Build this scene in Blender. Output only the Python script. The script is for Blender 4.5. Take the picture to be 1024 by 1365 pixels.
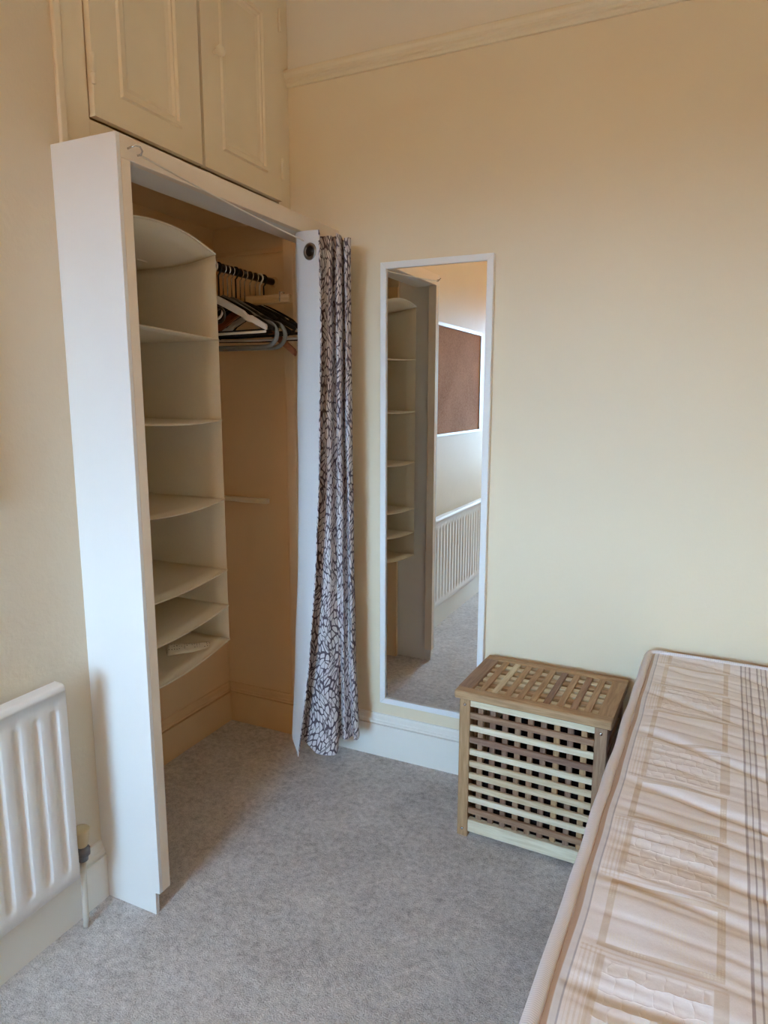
import bpy, bmesh, math, random
from mathutils import Vector, Matrix, Euler, noise

random.seed(7)
for o in list(bpy.data.objects):
    bpy.data.objects.remove(o, do_unlink=True)
S = bpy.context.scene
COL = S.collection

# ------------------------------------------------------------------ camera
CAM_H, F_PX, PITCH, YAW, ROLL = 1.37, 912.28, 0.16682, 0.43754, 0.00212
_f = Vector((-math.sin(YAW)*math.cos(PITCH), math.cos(YAW)*math.cos(PITCH), -math.sin(PITCH)))
_r = Vector((math.cos(YAW), math.sin(YAW), 0))
_u = _r.cross(_f)
_r, _u = (math.cos(ROLL)*_r + math.sin(ROLL)*_u), (math.cos(ROLL)*_u - math.sin(ROLL)*_r)
cd = bpy.data.cameras.new('camera')
cd.sensor_fit = 'VERTICAL'; cd.sensor_height = 36.0; cd.sensor_width = 27.0
cd.lens = F_PX*36.0/1365.0
cd.clip_start = 0.02
cam = bpy.data.objects.new('camera', cd); COL.objects.link(cam)
cam.matrix_world = Matrix(((_r.x, _u.x, -_f.x, 0), (_r.y, _u.y, -_f.y, 0), (_r.z, _u.z, -_f.z, CAM_H), (0, 0, 0, 1)))
S.camera = cam

# ------------------------------------------------------------------ world (overcast daylight) and exposure
SKY_COL, SKY_STR = (0.385, 0.665, 0.98), 52.0
GROUND_COL, GROUND_STR = (0.50, 0.42, 0.33), 2.5
w = bpy.data.worlds.new('daylight'); S.world = w; w.use_nodes = True
nt = w.node_tree; nt.nodes.clear()
tc = nt.nodes.new('ShaderNodeTexCoord'); sx = nt.nodes.new('ShaderNodeSeparateXYZ')
ra = nt.nodes.new('ShaderNodeMapRange'); ra.inputs['From Min'].default_value = -1.0; ra.inputs['From Max'].default_value = 1.0
rp = nt.nodes.new('ShaderNodeValToRGB'); el = rp.color_ramp.elements
while len(el) < 4: el.new(0.5)
_g = tuple(c*GROUND_STR/SKY_STR for c in GROUND_COL)
for e_, (p_, c_) in zip(el, ((0.475, _g), (0.51, SKY_COL), (0.58, SKY_COL), (0.85, tuple(c*0.50 for c in SKY_COL)))):
    e_.position = p_; e_.color = tuple(c_) + (1,)
bg = nt.nodes.new('ShaderNodeBackground'); bg.inputs['Strength'].default_value = SKY_STR; ow = nt.nodes.new('ShaderNodeOutputWorld')
nt.links.new(tc.outputs['Generated'], sx.inputs[0]); nt.links.new(sx.outputs['Z'], ra.inputs['Value'])
nt.links.new(ra.outputs[0], rp.inputs[0]); nt.links.new(rp.outputs[0], bg.inputs[0]); nt.links.new(bg.outputs[0], ow.inputs[0])

LAMP_COL, LAMP_STR, LAMP_LOC = (1.0, 0.42, 0.05), 9.4, (-0.48, -0.80, 2.36)

WIN_X0, WIN_X1, WIN_Z0, WIN_Z1, WIN_Y = -1.36, -0.30, 0.75, 2.10, -2.20
pl = bpy.data.lights.new('window_portal', 'AREA'); pl.shape = 'RECTANGLE'
pl.size = WIN_X1-WIN_X0; pl.size_y = WIN_Z1-WIN_Z0; pl.cycles.is_portal = True
po = bpy.data.objects.new('window_portal', pl); COL.objects.link(po)
po.location = ((WIN_X0+WIN_X1)/2, WIN_Y-0.16, (WIN_Z0+WIN_Z1)/2); po.rotation_euler = (math.pi/2, 0, math.pi)

S.view_settings.view_transform = 'Standard'; S.view_settings.look = 'None'
S.view_settings.gamma = 1.0; S.view_settings.use_curve_mapping = False
S.view_settings.exposure = 0.11
S.cycles.use_denoising = True
S.cycles.max_bounces = 12; S.cycles.diffuse_bounces = 8; S.cycles.glossy_bounces = 4
S.cycles.transparent_max_bounces = 8; S.cycles.caustics_reflective = False; S.cycles.caustics_refractive = False

# ------------------------------------------------------------------ node helpers
def srgb(r, g, b):
    def f(c):
        c /= 255.0
        return c/12.92 if c <= 0.04045 else ((c+0.055)/1.055)**2.4
    return (f(r), f(g), f(b), 1.0)

class NT:
    def __init__(s, name, rough=0.6, spec=0.4, metal=0.0):
        s.m = bpy.data.materials.new(name); s.m.use_nodes = True
        s.t = s.m.node_tree; s.b = s.t.nodes['Principled BSDF']
        s.b.inputs['Roughness'].default_value = rough
        s.b.inputs['Specular IOR Level'].default_value = spec
        s.b.inputs['Metallic'].default_value = metal
    def new(s, k): return s.t.nodes.new('ShaderNode'+k)
    def put(s, sock, v):
        if hasattr(v, 'is_output'): s.t.links.new(v, sock)
        else: sock.default_value = v
    def coord(s, k='Object'): return s.new('TexCoord').outputs[k]
    def sep(s, v):
        n = s.new('SeparateXYZ'); s.put(n.inputs[0], v); return n.outputs[0], n.outputs[1], n.outputs[2]
    def comb(s, x, y, z=0.0):
        n = s.new('CombineXYZ'); s.put(n.inputs[0], x); s.put(n.inputs[1], y); s.put(n.inputs[2], z); return n.outputs[0]
    def mapping(s, v, scale=(1, 1, 1), loc=(0, 0, 0)):
        n = s.new('Mapping'); s.put(n.inputs['Vector'], v); n.inputs['Scale'].default_value = scale; n.inputs['Location'].default_value = loc; return n.outputs[0]
    def math(s, op, a, b=0.0, c=0.0, clamp=False):
        n = s.new('Math'); n.operation = op; n.use_clamp = clamp
        s.put(n.inputs[0], a); s.put(n.inputs[1], b); s.put(n.inputs[2], c); return n.outputs[0]
    def noise(s, v, scale=5, detail=3, rough=0.5, dist=0.0, col=False):
        n = s.new('TexNoise'); s.put(n.inputs['Vector'], v); n.inputs['Scale'].default_value = scale
        n.inputs['Detail'].default_value = detail; n.inputs['Roughness'].default_value = rough; n.inputs['Distortion'].default_value = dist
        return n.outputs['Color' if col else 'Fac']
    def ramp(s, v, stops, interp='LINEAR'):
        n = s.new('ValToRGB'); s.put(n.inputs[0], v); e = n.color_ramp.elements; n.color_ramp.interpolation = interp
        while len(e) < len(stops): e.new(0.5)
        for q, (p_, c) in zip(e, stops): q.position = p_; q.color = c if len(c) == 4 else tuple(c)+(1,)
        return n.outputs[0]
    def mix(s, f, a, b, mode='MIX'):
        n = s.new('Mix'); n.data_type = 'RGBA'; n.blend_type = mode
        s.put(n.inputs[0], f); s.put(n.inputs[6], a); s.put(n.inputs[7], b); return n.outputs[2]
    def vadd(s, a, b, op='ADD'):
        n = s.new('VectorMath'); n.operation = op; s.put(n.inputs[0], a); s.put(n.inputs[1], b); return n.outputs[0]
    def smooth(s, v, a, b):
        n = s.new('MapRange'); n.interpolation_type = 'SMOOTHSTEP'; s.put(n.inputs['Value'], v)
        n.inputs['From Min'].default_value = a; n.inputs['From Max'].default_value = b; return n.outputs[0]
    def band(s, v, lo, hi, soft=0.0008):
        return s.math('MULTIPLY', s.smooth(v, lo-soft, lo+soft), s.math('SUBTRACT', 1.0, s.smooth(v, hi-soft, hi+soft)))
    def bump(s, h, strength=0.3, dist=0.01):
        n = s.new('Bump'); n.inputs['Strength'].default_value = strength; n.inputs['Distance'].default_value = dist
        s.put(n.inputs['Height'], h); s.put(s.b.inputs['Normal'], n.outputs[0])
    def color(s, c): s.put(s.b.inputs['Base Color'], c); return s.m

def plain(name, rgb, rough=0.55, spec=0.4, metal=0.0, vary=0.06, scale=6.0, bump=0.0, bscale=40.0):
    n = NT(name, rough, spec, metal); co = n.coord()
    c = srgb(*rgb)
    lo = tuple(x*(1-vary) for x in c[:3]); hi = tuple(min(1, x*(1+vary)) for x in c[:3])
    col = n.ramp(n.noise(co, scale, 3), [(0.3, lo), (0.7, hi)])
    if bump: n.bump(n.noise(co, bscale, 4), bump, 0.004)
    return n.color(col)

# ------------------------------------------------------------------ materials
M = {}
CREAM = (235, 219, 190)
def wall_paint(name, rgb, rough=0.5, spec=0.35, upper=None, zsplit=9, bump=0.12, lump=0.0, inner=None):
    n = NT(name, rough, spec); g = n.new('NewGeometry').outputs['Position']
    c = srgb(*rgb)
    col = n.ramp(n.noise(g, 1.7, 4), [(0.3, tuple(x*0.975 for x in c[:3])), (0.7, tuple(min(1, x*1.02) for x in c[:3]))])
    if upper:
        z = n.sep(g)[2]
        col = n.mix(n.math('GREATER_THAN', z, zsplit), col, srgb(*upper))
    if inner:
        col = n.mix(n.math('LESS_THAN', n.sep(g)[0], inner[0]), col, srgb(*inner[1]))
    h = n.noise(g, 90, 3)
    if lump: h = n.math('ADD', n.math('MULTIPLY', n.noise(g, 5.0, 3), lump), h)
    n.bump(h, bump, 0.003)
    return n.color(col)
M['wall'] = wall_paint('cream_wall_paint', CREAM, 0.5, 0.35, (236, 228, 214), 2.45, inner=(-1.43, (232, 200, 158)))  # tan tone where the wall runs on into the alcove
M['wall_l'] = wall_paint('cream_wall_paint_lumpy', (225, 210, 186), 0.38, 0.45, bump=0.25, lump=6.0)
M['ceil'] = wall_paint('ceiling_paint', (226, 221, 210), 0.8, 0.2)
M['cream_gloss'] = plain('cream_gloss_paint', (236, 223, 197), 0.38, 0.45, vary=0.02)
M['skirt'] = plain('skirting_gloss_paint', (238, 234, 224), 0.38, 0.45, vary=0.02)
M['alcove_tan'] = plain('alcove_tan', (228, 194, 150), 0.55, 0.3, vary=0.04)  # tan tone shared by the alcove wall, battens and skirting
M['white_board'] = plain('white_gloss_board', (230, 226, 220), 0.35, 0.45, vary=0.012)
M['edge_warm_light'] = plain('warm_lit_gloss_timber', (236, 220, 200), 0.4, 0.45, vary=0.015)  # warm light on post and header, put into a creamier tint
M['white_metal'] = plain('white_enamel', (240, 239, 236), 0.3, 0.5, vary=0.01)
M['white_frame'] = plain('white_frame_foil', (240, 240, 238), 0.35, 0.45, vary=0.01)
M['valve_cap'] = plain('aged_plastic_cap', (206, 184, 142), 0.45, 0.4)
M['brass'] = plain('tarnished_valve_metal', (120, 118, 120), 0.35, 0.5, metal=0.9, vary=0.2, scale=60)
M['chrome'] = plain('chrome', (200, 198, 195), 0.2, 0.5, metal=1.0)
M['eyelet'] = plain('brushed_eyelet_metal', (150, 142, 134), 0.28, 0.5, metal=1.0)
M['wire'] = plain('white_plastic_wire', (222, 214, 200), 0.45)
M['black_pl'] = plain('black_plastic', (24, 23, 25), 0.4, 0.45)
M['black_velvet'] = plain('black_velvet', (20, 19, 21), 0.85, 0.2)
M['grey_pl'] = plain('grey_plastic', (112, 112, 110), 0.45)
M['white_pl'] = plain('white_plastic', (228, 224, 216), 0.4)
M['dark_metal'] = plain('dark_rod_metal', (52, 46, 42), 0.4, 0.5, metal=0.7)
M['alu'] = plain('aluminium_frame', (222, 224, 226), 0.3, 0.5, metal=0.6, vary=0.01)
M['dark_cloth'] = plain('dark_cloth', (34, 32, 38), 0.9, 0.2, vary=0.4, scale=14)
M['base_fabric'] = plain('slate_base_fabric', (74, 80, 100), 0.9, 0.2, vary=0.15, scale=200)

n = NT('mirror_silver', 0.0, 0.5, 1.0); M['mirror'] = n.color((0.90, 0.92, 0.91, 1)); n.b.inputs['Roughness'].default_value = 0.0

n = NT('window_glass'); t = n.t
gl = n.new('BsdfGlossy'); gl.inputs['Roughness'].default_value = 0.0
tr = n.new('BsdfTransparent'); ms = n.new('MixShader'); ms.inputs[0].default_value = 0.06
t.links.new(tr.outputs[0], ms.inputs[1]); t.links.new(gl.outputs[0], ms.inputs[2])
t.links.new(ms.outputs[0], t.nodes['Material Output'].inputs[0]); t.nodes.remove(n.b); M['glass'] = n.m

# carpet
n = NT('grey_carpet', 0.95, 0.1); g = n.new('NewGeometry').outputs['Position']
fine = n.noise(g, 260, 3, 0.7); mid = n.noise(g, 55, 4, 0.65); big = n.noise(g, 4.5, 4, 0.6)
tuft = n.noise(g, 22, 3, 0.6, 0.6)
v = n.math('ADD', n.math('MULTIPLY', fine, 0.38), n.math('ADD', n.math('MULTIPLY', mid, 0.32), n.math('ADD', n.math('MULTIPLY', tuft, 0.15), n.math('MULTIPLY', big, 0.19))))
col = n.ramp(v, [(0.38, srgb(158, 152, 150)), (0.52, srgb(216, 211, 208)), (0.66, srgb(250, 246, 243))])
n.bump(n.math('ADD', fine, mid), 0.7, 0.006); M['carpet'] = n.color(col)

# cork
n = NT('cork', 0.9, 0.15); co = n.coord()
v = n.math('ADD', n.math('MULTIPLY', n.noise(co, 120, 4, 0.7), 0.7), n.math('MULTIPLY', n.noise(co, 4, 2), 0.3))
M['cork'] = n.color(n.ramp(v, [(0.35, srgb(150, 112, 88)), (0.6, srgb(188, 148, 122))])); n.bump(v, 0.3, 0.003)

# wood variants (grain along the object's own X)
def wood(name, a, b, rough=0.55):
    n = NT(name, rough, 0.3); co = n.coord()
    oi = n.new('ObjectInfo').outputs['Random']
    sh = n.vadd(co, n.comb(n.math('MULTIPLY', oi, 7.0), n.math('MULTIPLY', oi, 3.0), n.math('MULTIPLY', oi, 5.0)))
    st = n.mapping(sh, (5, 60, 60))
    v = n.math('ADD', n.math('MULTIPLY', n.noise(st, 1.6, 4, 0.6, 0.6), 0.8), n.math('MULTIPLY', n.noise(n.mapping(sh, (20, 300, 300)), 1.0, 2), 0.2))
    col = n.ramp(v, [(0.3, srgb(*a)), (0.62, srgb(*b))])
    n.bump(v, 0.12, 0.002)
    return n.color(col)
M['wood_mid'] = wood('acacia_mid', (150, 116, 82), (190, 156, 116))
M['wood_brown'] = wood('acacia_brown', (128, 98, 76), (172, 140, 112))
M['wood_dark'] = wood('acacia_dark', (112, 84, 70), (152, 122, 102))
M['wood_pale'] = wood('acacia_pale', (206, 190, 156), (232, 222, 196))
M['wood_cream'] = wood('acacia_cream', (190, 168, 132), (222, 206, 174))
M['wood_light_h'] = wood('beech_hanger', (196, 158, 112), (222, 188, 142))
M['wood_red_h'] = wood('cherry_hanger', (118, 66, 42), (150, 90, 58))

# curtain cloth: leaf and bloom outlines
def curtain_mat():
    n = NT('leaf_print_cloth', 0.9, 0.15); uv = n.coord('UV')
    x, y, _ = n.sep(uv)
    # ogee wander of the stems; leaves and petals fan out from them
    xs = n.math('ADD', x, n.math('MULTIPLY', n.math('SINE', n.math('MULTIPLY', y, 24.0)), 0.022))
    fan = n.math('ABSOLUTE', n.math('SINE', n.math('MULTIPLY', xs, 33.0)))
    ys = n.math('ADD', y, n.math('MULTIPLY', fan, -0.034))
    bend = n.math('MULTIPLY', n.noise(uv, 7.0, 1), 0.05)
    def cells(px, py, off):
        q = n.comb(n.math('ADD', n.math('MULTIPLY', n.math('ADD', xs, bend), px), off), n.math('MULTIPLY', ys, py))
        vo = n.new('TexVoronoi'); vo.feature = 'DISTANCE_TO_EDGE'; vo.voronoi_dimensions = '2D'; n.put(vo.inputs['Vector'], q)
        vo.inputs['Scale'].default_value = 1.0; vo.inputs['Randomness'].default_value = 0.8
        v2 = n.new('TexVoronoi'); v2.feature = 'SMOOTH_F1'; v2.voronoi_dimensions = '2D'; n.put(v2.inputs['Vector'], q)
        v2.inputs['Scale'].default_value = 1.0; v2.inputs['Randomness'].default_value = 0.8; v2.inputs['Smoothness'].default_value = 0.1
        return vo.outputs['Distance'], v2.outputs['Distance']
    e1, f1 = cells(58.0, 34.0, 0.0)
    thick = n.math('ADD', 0.060, n.math('MULTIPLY', n.smooth(n.noise(uv, 16, 2), 0.40, 0.65), 0.11))
    line = n.math('SUBTRACT', 1.0, n.smooth(n.math('SUBTRACT', e1, thick), -0.02, 0.025))
    line = n.math('MAXIMUM', line, n.smooth(f1, 0.56, 0.62))          # rounded leaf tips
    # thick scrolling stems
    wv = n.math('ABSOLUTE', n.math('SINE', n.math('ADD', n.math('MULTIPLY', xs, 33.0), n.math('MULTIPLY', n.math('SINE', n.math('MULTIPLY', y, 41.0)), 0.9))))
    stem = n.math('SUBTRACT', 1.0, n.smooth(wv, 0.10, 0.16))
    core = n.math('SUBTRACT', 1.0, n.smooth(wv, 0.02, 0.05))
    f = n.math('SUBTRACT', n.math('MAXIMUM', line, stem), n.math('MULTIPLY', core, 0.8), clamp=True)
    weave = n.noise(uv, 900, 1)
    lt = n.mix(weave, srgb(206, 198, 197), srgb(226, 220, 219)); dk = n.mix(weave, srgb(84, 74, 80), srgb(104, 94, 102))
    n.bump(weave, 0.15, 0.001)
    return n.color(n.mix(f, lt, dk))
M['curtain'] = curtain_mat()
def cloth(name, rgb, transl=0.25, rough=0.85, see=0.0):
    n = NT(name, rough, 0.15); co = n.coord(); c = srgb(*rgb)
    v = n.noise(co, 350, 2); col = n.ramp(v, [(0.3, tuple(x*0.96 for x in c[:3])), (0.7, c)])
    n.color(col); n.bump(v, 0.1, 0.001)
    if transl:
        tl = n.new('BsdfTranslucent'); n.put(tl.inputs[0], col); ms = n.new('MixShader'); ms.inputs[0].default_value = transl
        n.t.links.new(n.b.outputs[0], ms.inputs[1]); n.t.links.new(tl.outputs[0], ms.inputs[2])
        last = ms
        if see:
            tp = n.new('BsdfTransparent'); m2 = n.new('MixShader'); m2.inputs[0].default_value = see
            n.t.links.new(ms.outputs[0], m2.inputs[1]); n.t.links.new(tp.outputs[0], m2.inputs[2]); last = m2
        n.t.links.new(last.outputs[0], n.t.nodes['Material Output'].inputs[0])
    return n.m
M['lining'] = cloth('white_lining', (236, 234, 232), 0.12)
M['organiser'] = cloth('off_white_nonwoven', (240, 230, 210), 0.25, see=0.10)

# lace
n = NT('lace', 0.9, 0.1); uv = n.coord('UV')
vo = n.new('TexVoronoi'); n.put(vo.inputs['Vector'], uv); vo.inputs['Scale'].default_value = 9.0; vo.inputs['Randomness'].default_value = 0.25
hol = n.math('SUBTRACT', 1.0, n.smooth(vo.outputs['Distance'], 0.16, 0.24))
_, yv, _ = n.sep(uv)
hol = n.math('MULTIPLY', hol, n.band(yv, 0.18, 0.5, 0.02))
M['lace'] = n.color(n.mix(hol, srgb(226, 218, 202), srgb(70, 56, 44)))

# mattress ticking; UV in metres, u across from the left edge, v from the head wall
def ticking():
    n = NT('damask_ticking', 0.8, 0.25); uv = n.coord('UV'); u, v, _ = n.sep(uv)
    base = n.mix(n.noise(n.mapping(uv, (900, 300, 1)), 1.0, 2), srgb(236, 230, 230), srgb(247, 243, 243))
    P = 0.338
    vv = n.math('MODULO', n.math('ADD', v, P*4-0.10), P)              # 0 at the start of a framed panel
    um = n.math('MODULO', n.math('ADD', u, 0.0), 0.335)               # columns repeat across the bed
    bars = n.math('MAXIMUM', n.band(um, 0.040, 0.051), n.band(um, 0.196, 0.207))
    inframe = n.band(vv, 0.0, 0.155, 0.002); inu = n.band(um, 0.040, 0.207)
    frame = n.math('MULTIPLY', inframe, bars)
    hb = n.math('MAXIMUM', n.band(vv, 0.0, 0.010), n.band(vv, 0.145, 0.155))
    frame = n.math('MAXIMUM', frame, n.math('MULTIPLY', hb, inu))
    # diamond lattices in the framed panels
    d1 = n.math('SINE', n.math('MULTIPLY', n.math('ADD', u, v), 700.0)); d2 = n.math('SINE', n.math('MULTIPLY', n.math('SUBTRACT', u, v), 700.0))
    dia = n.math('MULTIPLY', n.math('GREATER_THAN', n.math('MULTIPLY', d1, d2), 0.25), n.smooth(n.noise(n.mapping(uv, (16, 22, 1)), 1.0, 1), 0.54, 0.58))
    dia = n.math('MULTIPLY', dia, n.math('MULTIPLY', inframe, inu))
    # puffed panels between them
    puffa = n.math('MULTIPLY', n.band(vv, 0.178, 0.318, 0.004), n.band(um, 0.055, 0.192, 0.004))
    un = n.math('ADD', u, n.math('MULTIPLY', n.noise(uv, 30, 2), 0.02)); vn = n.math('ADD', v, n.math('MULTIPLY', n.noise(n.vadd(uv, (3, 7, 0)), 24, 2), 0.02))
    row = n.math('FLOOR', n.math('MULTIPLY', vn, 40.0))
    pv = n.math('ABSOLUTE', n.math('SINE', n.math('MULTIPLY', vn, 125.66)))
    pu = n.math('ABSOLUTE', n.math('SINE', n.math('ADD', n.math('MULTIPLY', un, 130.0), n.math('MULTIPLY', row, 1.57))))
    pf = n.math('POWER', n.math('MULTIPLY', pv, pu), 0.5)
    thin = n.math('MULTIPLY', n.math('GREATER_THAN', n.math('SINE', n.math('MULTIPLY', u, 950.0)), 0.2), n.math('MULTIPLY', n.band(vv, 0.16, 0.335, 0.002), n.band(um, 0.022, 0.052)))
    tan_band = n.math('MULTIPLY', n.band(vv, 0.17, 0.325, 0.003), n.math('MAXIMUM', n.band(um, 0.044, 0.055), n.band(um, 0.194, 0.212)))
    rib = n.math('MULTIPLY', n.math('GREATER_THAN', n.math('SINE', n.math('MULTIPLY', v, 700.0)), 0.3), n.math('MULTIPLY', n.math('MAXIMUM', n.band(vv, 0.157, 0.176, 0.002), n.band(vv, 0.32, 0.336, 0.002)), n.band(um, 0.02, 0.21)))
    beige = srgb(208, 188, 164)
    c = n.mix(n.math('MULTIPLY', thin, 0.28), base, beige)
    c = n.mix(n.math('MULTIPLY', rib, 0.30), c, beige)
    c = n.mix(n.math('MULTIPLY', frame, 0.60), c, beige)
    c = n.mix(n.math('MULTIPLY', tan_band, 0.5), c, beige)
    c = n.mix(n.math('MULTIPLY', dia, 0.45), c, srgb(242, 236, 222))
    c = n.mix(n.math('MULTIPLY', puffa, 0.5), c, srgb(240, 234, 232))
    # grey triple stripes between the columns and the piping stripes at the edge
    gs = None
    for a, wd in ((0.238, 0.0042), (0.250, 0.0025), (0.260, 0.0042), (0.279, 0.0042), (0.290, 0.0025), (0.301, 0.0042)):
        b_ = n.band(um, a, a+wd, 0.0006); gs = b_ if gs is None else n.math('MAXIMUM', gs, b_)
    wb = n.math('MAXIMUM', n.band(um, 0.242, 0.260), n.band(um, 0.283, 0.301))
    c = n.mix(n.math('MULTIPLY', wb, 0.6), c, srgb(228, 224, 222))
    c = n.mix(n.math('MULTIPLY', gs, 0.75), c, srgb(160, 148, 150))
    c = n.mix(n.band(u, -1.0, 0.0170), c, srgb(226, 224, 226))
    c = n.mix(n.math('MULTIPLY', n.band(u, 0.0150, 0.0174, 0.0006), 0.5), c, srgb(136, 136, 156))
    c = n.mix(n.math('MULTIPLY', n.band(u, -0.0045, 0.0060, 0.001), 0.85), c, srgb(182, 148, 118))
    h = n.math('ADD', n.math('MULTIPLY', n.math('MULTIPLY', pf, puffa), 0.8), n.math('MULTIPLY', n.noise(uv, 60, 3), 0.35))
    n.bump(h, 0.40, 0.004)
    return n.color(c)
M['ticking'] = ticking()
n = NT('ribbed_tape', 0.85, 0.2); uv = n.coord('UV'); u, v, _ = n.sep(uv)
rb = n.math('SINE', n.math('MULTIPLY', u, 1900.0))
M['tape'] = n.color(n.mix(n.smooth(rb, -0.6, 0.6), srgb(222, 218, 222), srgb(242, 238, 240))); n.bump(rb, 0.12, 0.0015)
M['side_fab'] = plain('mattress_border', (186, 182, 190), 0.85, 0.2, vary=0.12, scale=120)

# ------------------------------------------------------------------ mesh helpers
def link(name, me, mat=None, parent=None, loc=None, rot=None):
    o = bpy.data.objects.new(name, me); COL.objects.link(o)
    if mat is not None and me is not None and not me.materials: me.materials.append(M[mat])
    if parent: o.parent = parent
    if loc: o.location = loc
    if rot: o.rotation_euler = rot
    return o
def bm_mesh(bm, name, smooth=False):
    me = bpy.data.meshes.new(name); bmesh.ops.recalc_face_normals(bm, faces=bm.faces); bm.to_mesh(me); bm.free()
    if smooth:
        for p_ in me.polygons: p_.use_smooth = True
    return me
def add_box(bm, lo, hi):
    x0, y0, z0 = lo; x1, y1, z1 = hi
    vs = [bm.verts.new(c) for c in ((x0,y0,z0),(x1,y0,z0),(x1,y1,z0),(x0,y1,z0),(x0,y0,z1),(x1,y0,z1),(x1,y1,z1),(x0,y1,z1))]
    for f in ((0,3,2,1),(4,5,6,7),(0,1,5,4),(1,2,6,5),(2,3,7,6),(3,0,4,7)): bm.faces.new([vs[i] for i in f])
def box(name, lo, hi, mat, parent=None, bev=0.0, seg=2):
    bm = bmesh.new(); c = [(a+b)/2 for a, b in zip(lo, hi)]
    add_box(bm, [a-k for a, k in zip(lo, c)], [b-k for b, k in zip(hi, c)])
    if bev: bmesh.ops.bevel(bm, geom=list(bm.edges), offset=bev, segments=seg, affect='EDGES', profile=0.5)
    return link(name, bm_mesh(bm, name), mat, parent, c)
_cache = {}
def slat(name, size, loc, mat, parent, axis=0, bev=0.0015):
    """a small board whose long side runs along its own X; axis says where that X points"""
    k = (tuple(round(s, 4) for s in size), mat, bev)
    if k not in _cache:
        bm = bmesh.new(); a, b, c = [s/2 for s in size]; add_box(bm, (-a, -b, -c), (a, b, c))
        if bev: bmesh.ops.bevel(bm, geom=list(bm.edges), offset=bev, segments=1, affect='EDGES')
        me = bm_mesh(bm, 'slat'); me.materials.append(M[mat]); _cache[k] = me
    rot = ((0, 0, 0), (0, 0, math.pi/2), (0, -math.pi/2, 0))[axis]
    return link(name, _cache[k], None, parent, loc, rot)
def prof(name, pts, p0, p1, nrm, mat, parent=None, ext0=0.0, ext1=0.0, smooth=False):
    """extrude profile pts [(out, z)] from p0 to p1 (xy); nrm is the way out of the wall; ext lengthens/mitres the ends with out"""
    bm = bmesh.new(); p0 = Vector(p0); p1 = Vector(p1); nrm = Vector(nrm); d = (p1-p0).normalized(); rings = []
    for p_, e in ((p0, -ext0), (p1, ext1)):
        rings.append([bm.verts.new((p_.x+nrm.x*o+d.x*e*o, p_.y+nrm.y*o+d.y*e*o, z)) for o, z in pts])
    k = len(pts)
    for i in range(k): bm.faces.new((rings[0][i], rings[0][(i+1) % k], rings[1][(i+1) % k], rings[1][i]))
    bm.faces.new(rings[0]); bm.faces.new(list(reversed(rings[1])))
    return link(name, bm_mesh(bm, name, smooth), mat, parent)
def tube_bm(bm, pts, r, seg=10, closed=False, caps=True):
    pts = [Vector(p_) for p_ in pts]; nP = len(pts); rings = []; prev = None
    for i, p_ in enumerate(pts):
        if closed: t = (pts[(i+1) % nP]-pts[i-1]).normalized()
        else: t = (pts[min(i+1, nP-1)]-pts[max(i-1, 0)]).normalized()
        if prev is None:
            a = Vector((0, 0, 1)) if abs(t.z) < 0.9 else Vector((1, 0, 0)); nn = t.cross(a).normalized()
        else:
            nn = (prev - t*prev.dot(t)); nn = nn.normalized() if nn.length > 1e-6 else t.orthogonal().normalized()
        prev = nn; b = t.cross(nn); rr = r[i] if isinstance(r, (list, tuple)) else r
        rings.append([bm.verts.new(p_ + (nn*math.cos(2*math.pi*k/seg) + b*math.sin(2*math.pi*k/seg))*rr) for k in range(seg)])
    for i in range(nP if closed else nP-1):
        A, B = rings[i], rings[(i+1) % nP]
        for k in range(seg): bm.faces.new((A[k], A[(k+1) % seg], B[(k+1) % seg], B[k]))
    if caps and not closed: bm.faces.new(rings[0]); bm.faces.new(list(reversed(rings[-1])))
def tube(name, pts, r, mat, parent=None, seg=10, closed=False):
    bm = bmesh.new(); tube_bm(bm, pts, r, seg, closed); return link(name, bm_mesh(bm, name, True), mat, parent)
def lathe(name, prf, mat, parent=None, loc=None, rot=None, seg=20):
    bm = bmesh.new(); rings = []
    for r, z in prf: rings.append([bm.verts.new((r*math.cos(2*math.pi*k/seg), r*math.sin(2*math.pi*k/seg), z)) for k in range(seg)])
    for A, B in zip(rings, rings[1:]):
        for k in range(seg): bm.faces.new((A[k], A[(k+1) % seg], B[(k+1) % seg], B[k]))
    bm.faces.new(rings[0]); bm.faces.new(rings[-1])
    return link(name, bm_mesh(bm, name, True), mat, parent, loc, rot)
def grid_mesh(name, rows, uv=None, smooth=True, thick=0.0):
    """rows: list of lists of points"""
    nr, nc = len(rows), len(rows[0]); vs = [tuple(p_) for r in rows for p_ in r]
    fs = [(i*nc+j, i*nc+j+1, (i+1)*nc+j+1, (i+1)*nc+j) for i in range(nr-1) for j in range(nc-1)]
    me = bpy.data.meshes.new(name); me.from_pydata(vs, [], fs)
    if uv:
        l = me.uv_layers.new(name='UVMap'); fl = [q for r in uv for q in r]
        for lp in me.loops: l.data[lp.index].uv = fl[lp.vertex_index]
    if smooth:
        for p_ in me.polygons: p_.use_smooth = True
    return me
def empty(name, loc=(0, 0, 0), rz=0.0):
    o = bpy.data.objects.new(name, None); COL.objects.link(o); o.location = loc; o.rotation_euler = (0, 0, rz); o.empty_display_size = 0.05; return o
def tag(o, label, cat, group=None):
    o['label'] = label; o['category'] = cat
    if group: o['group'] = group
    return o
def struct(o, label=None, cat=None):
    o['kind'] = 'structure'
    if label: o['label'] = label
    if cat: o['category'] = cat
    return o

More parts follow.
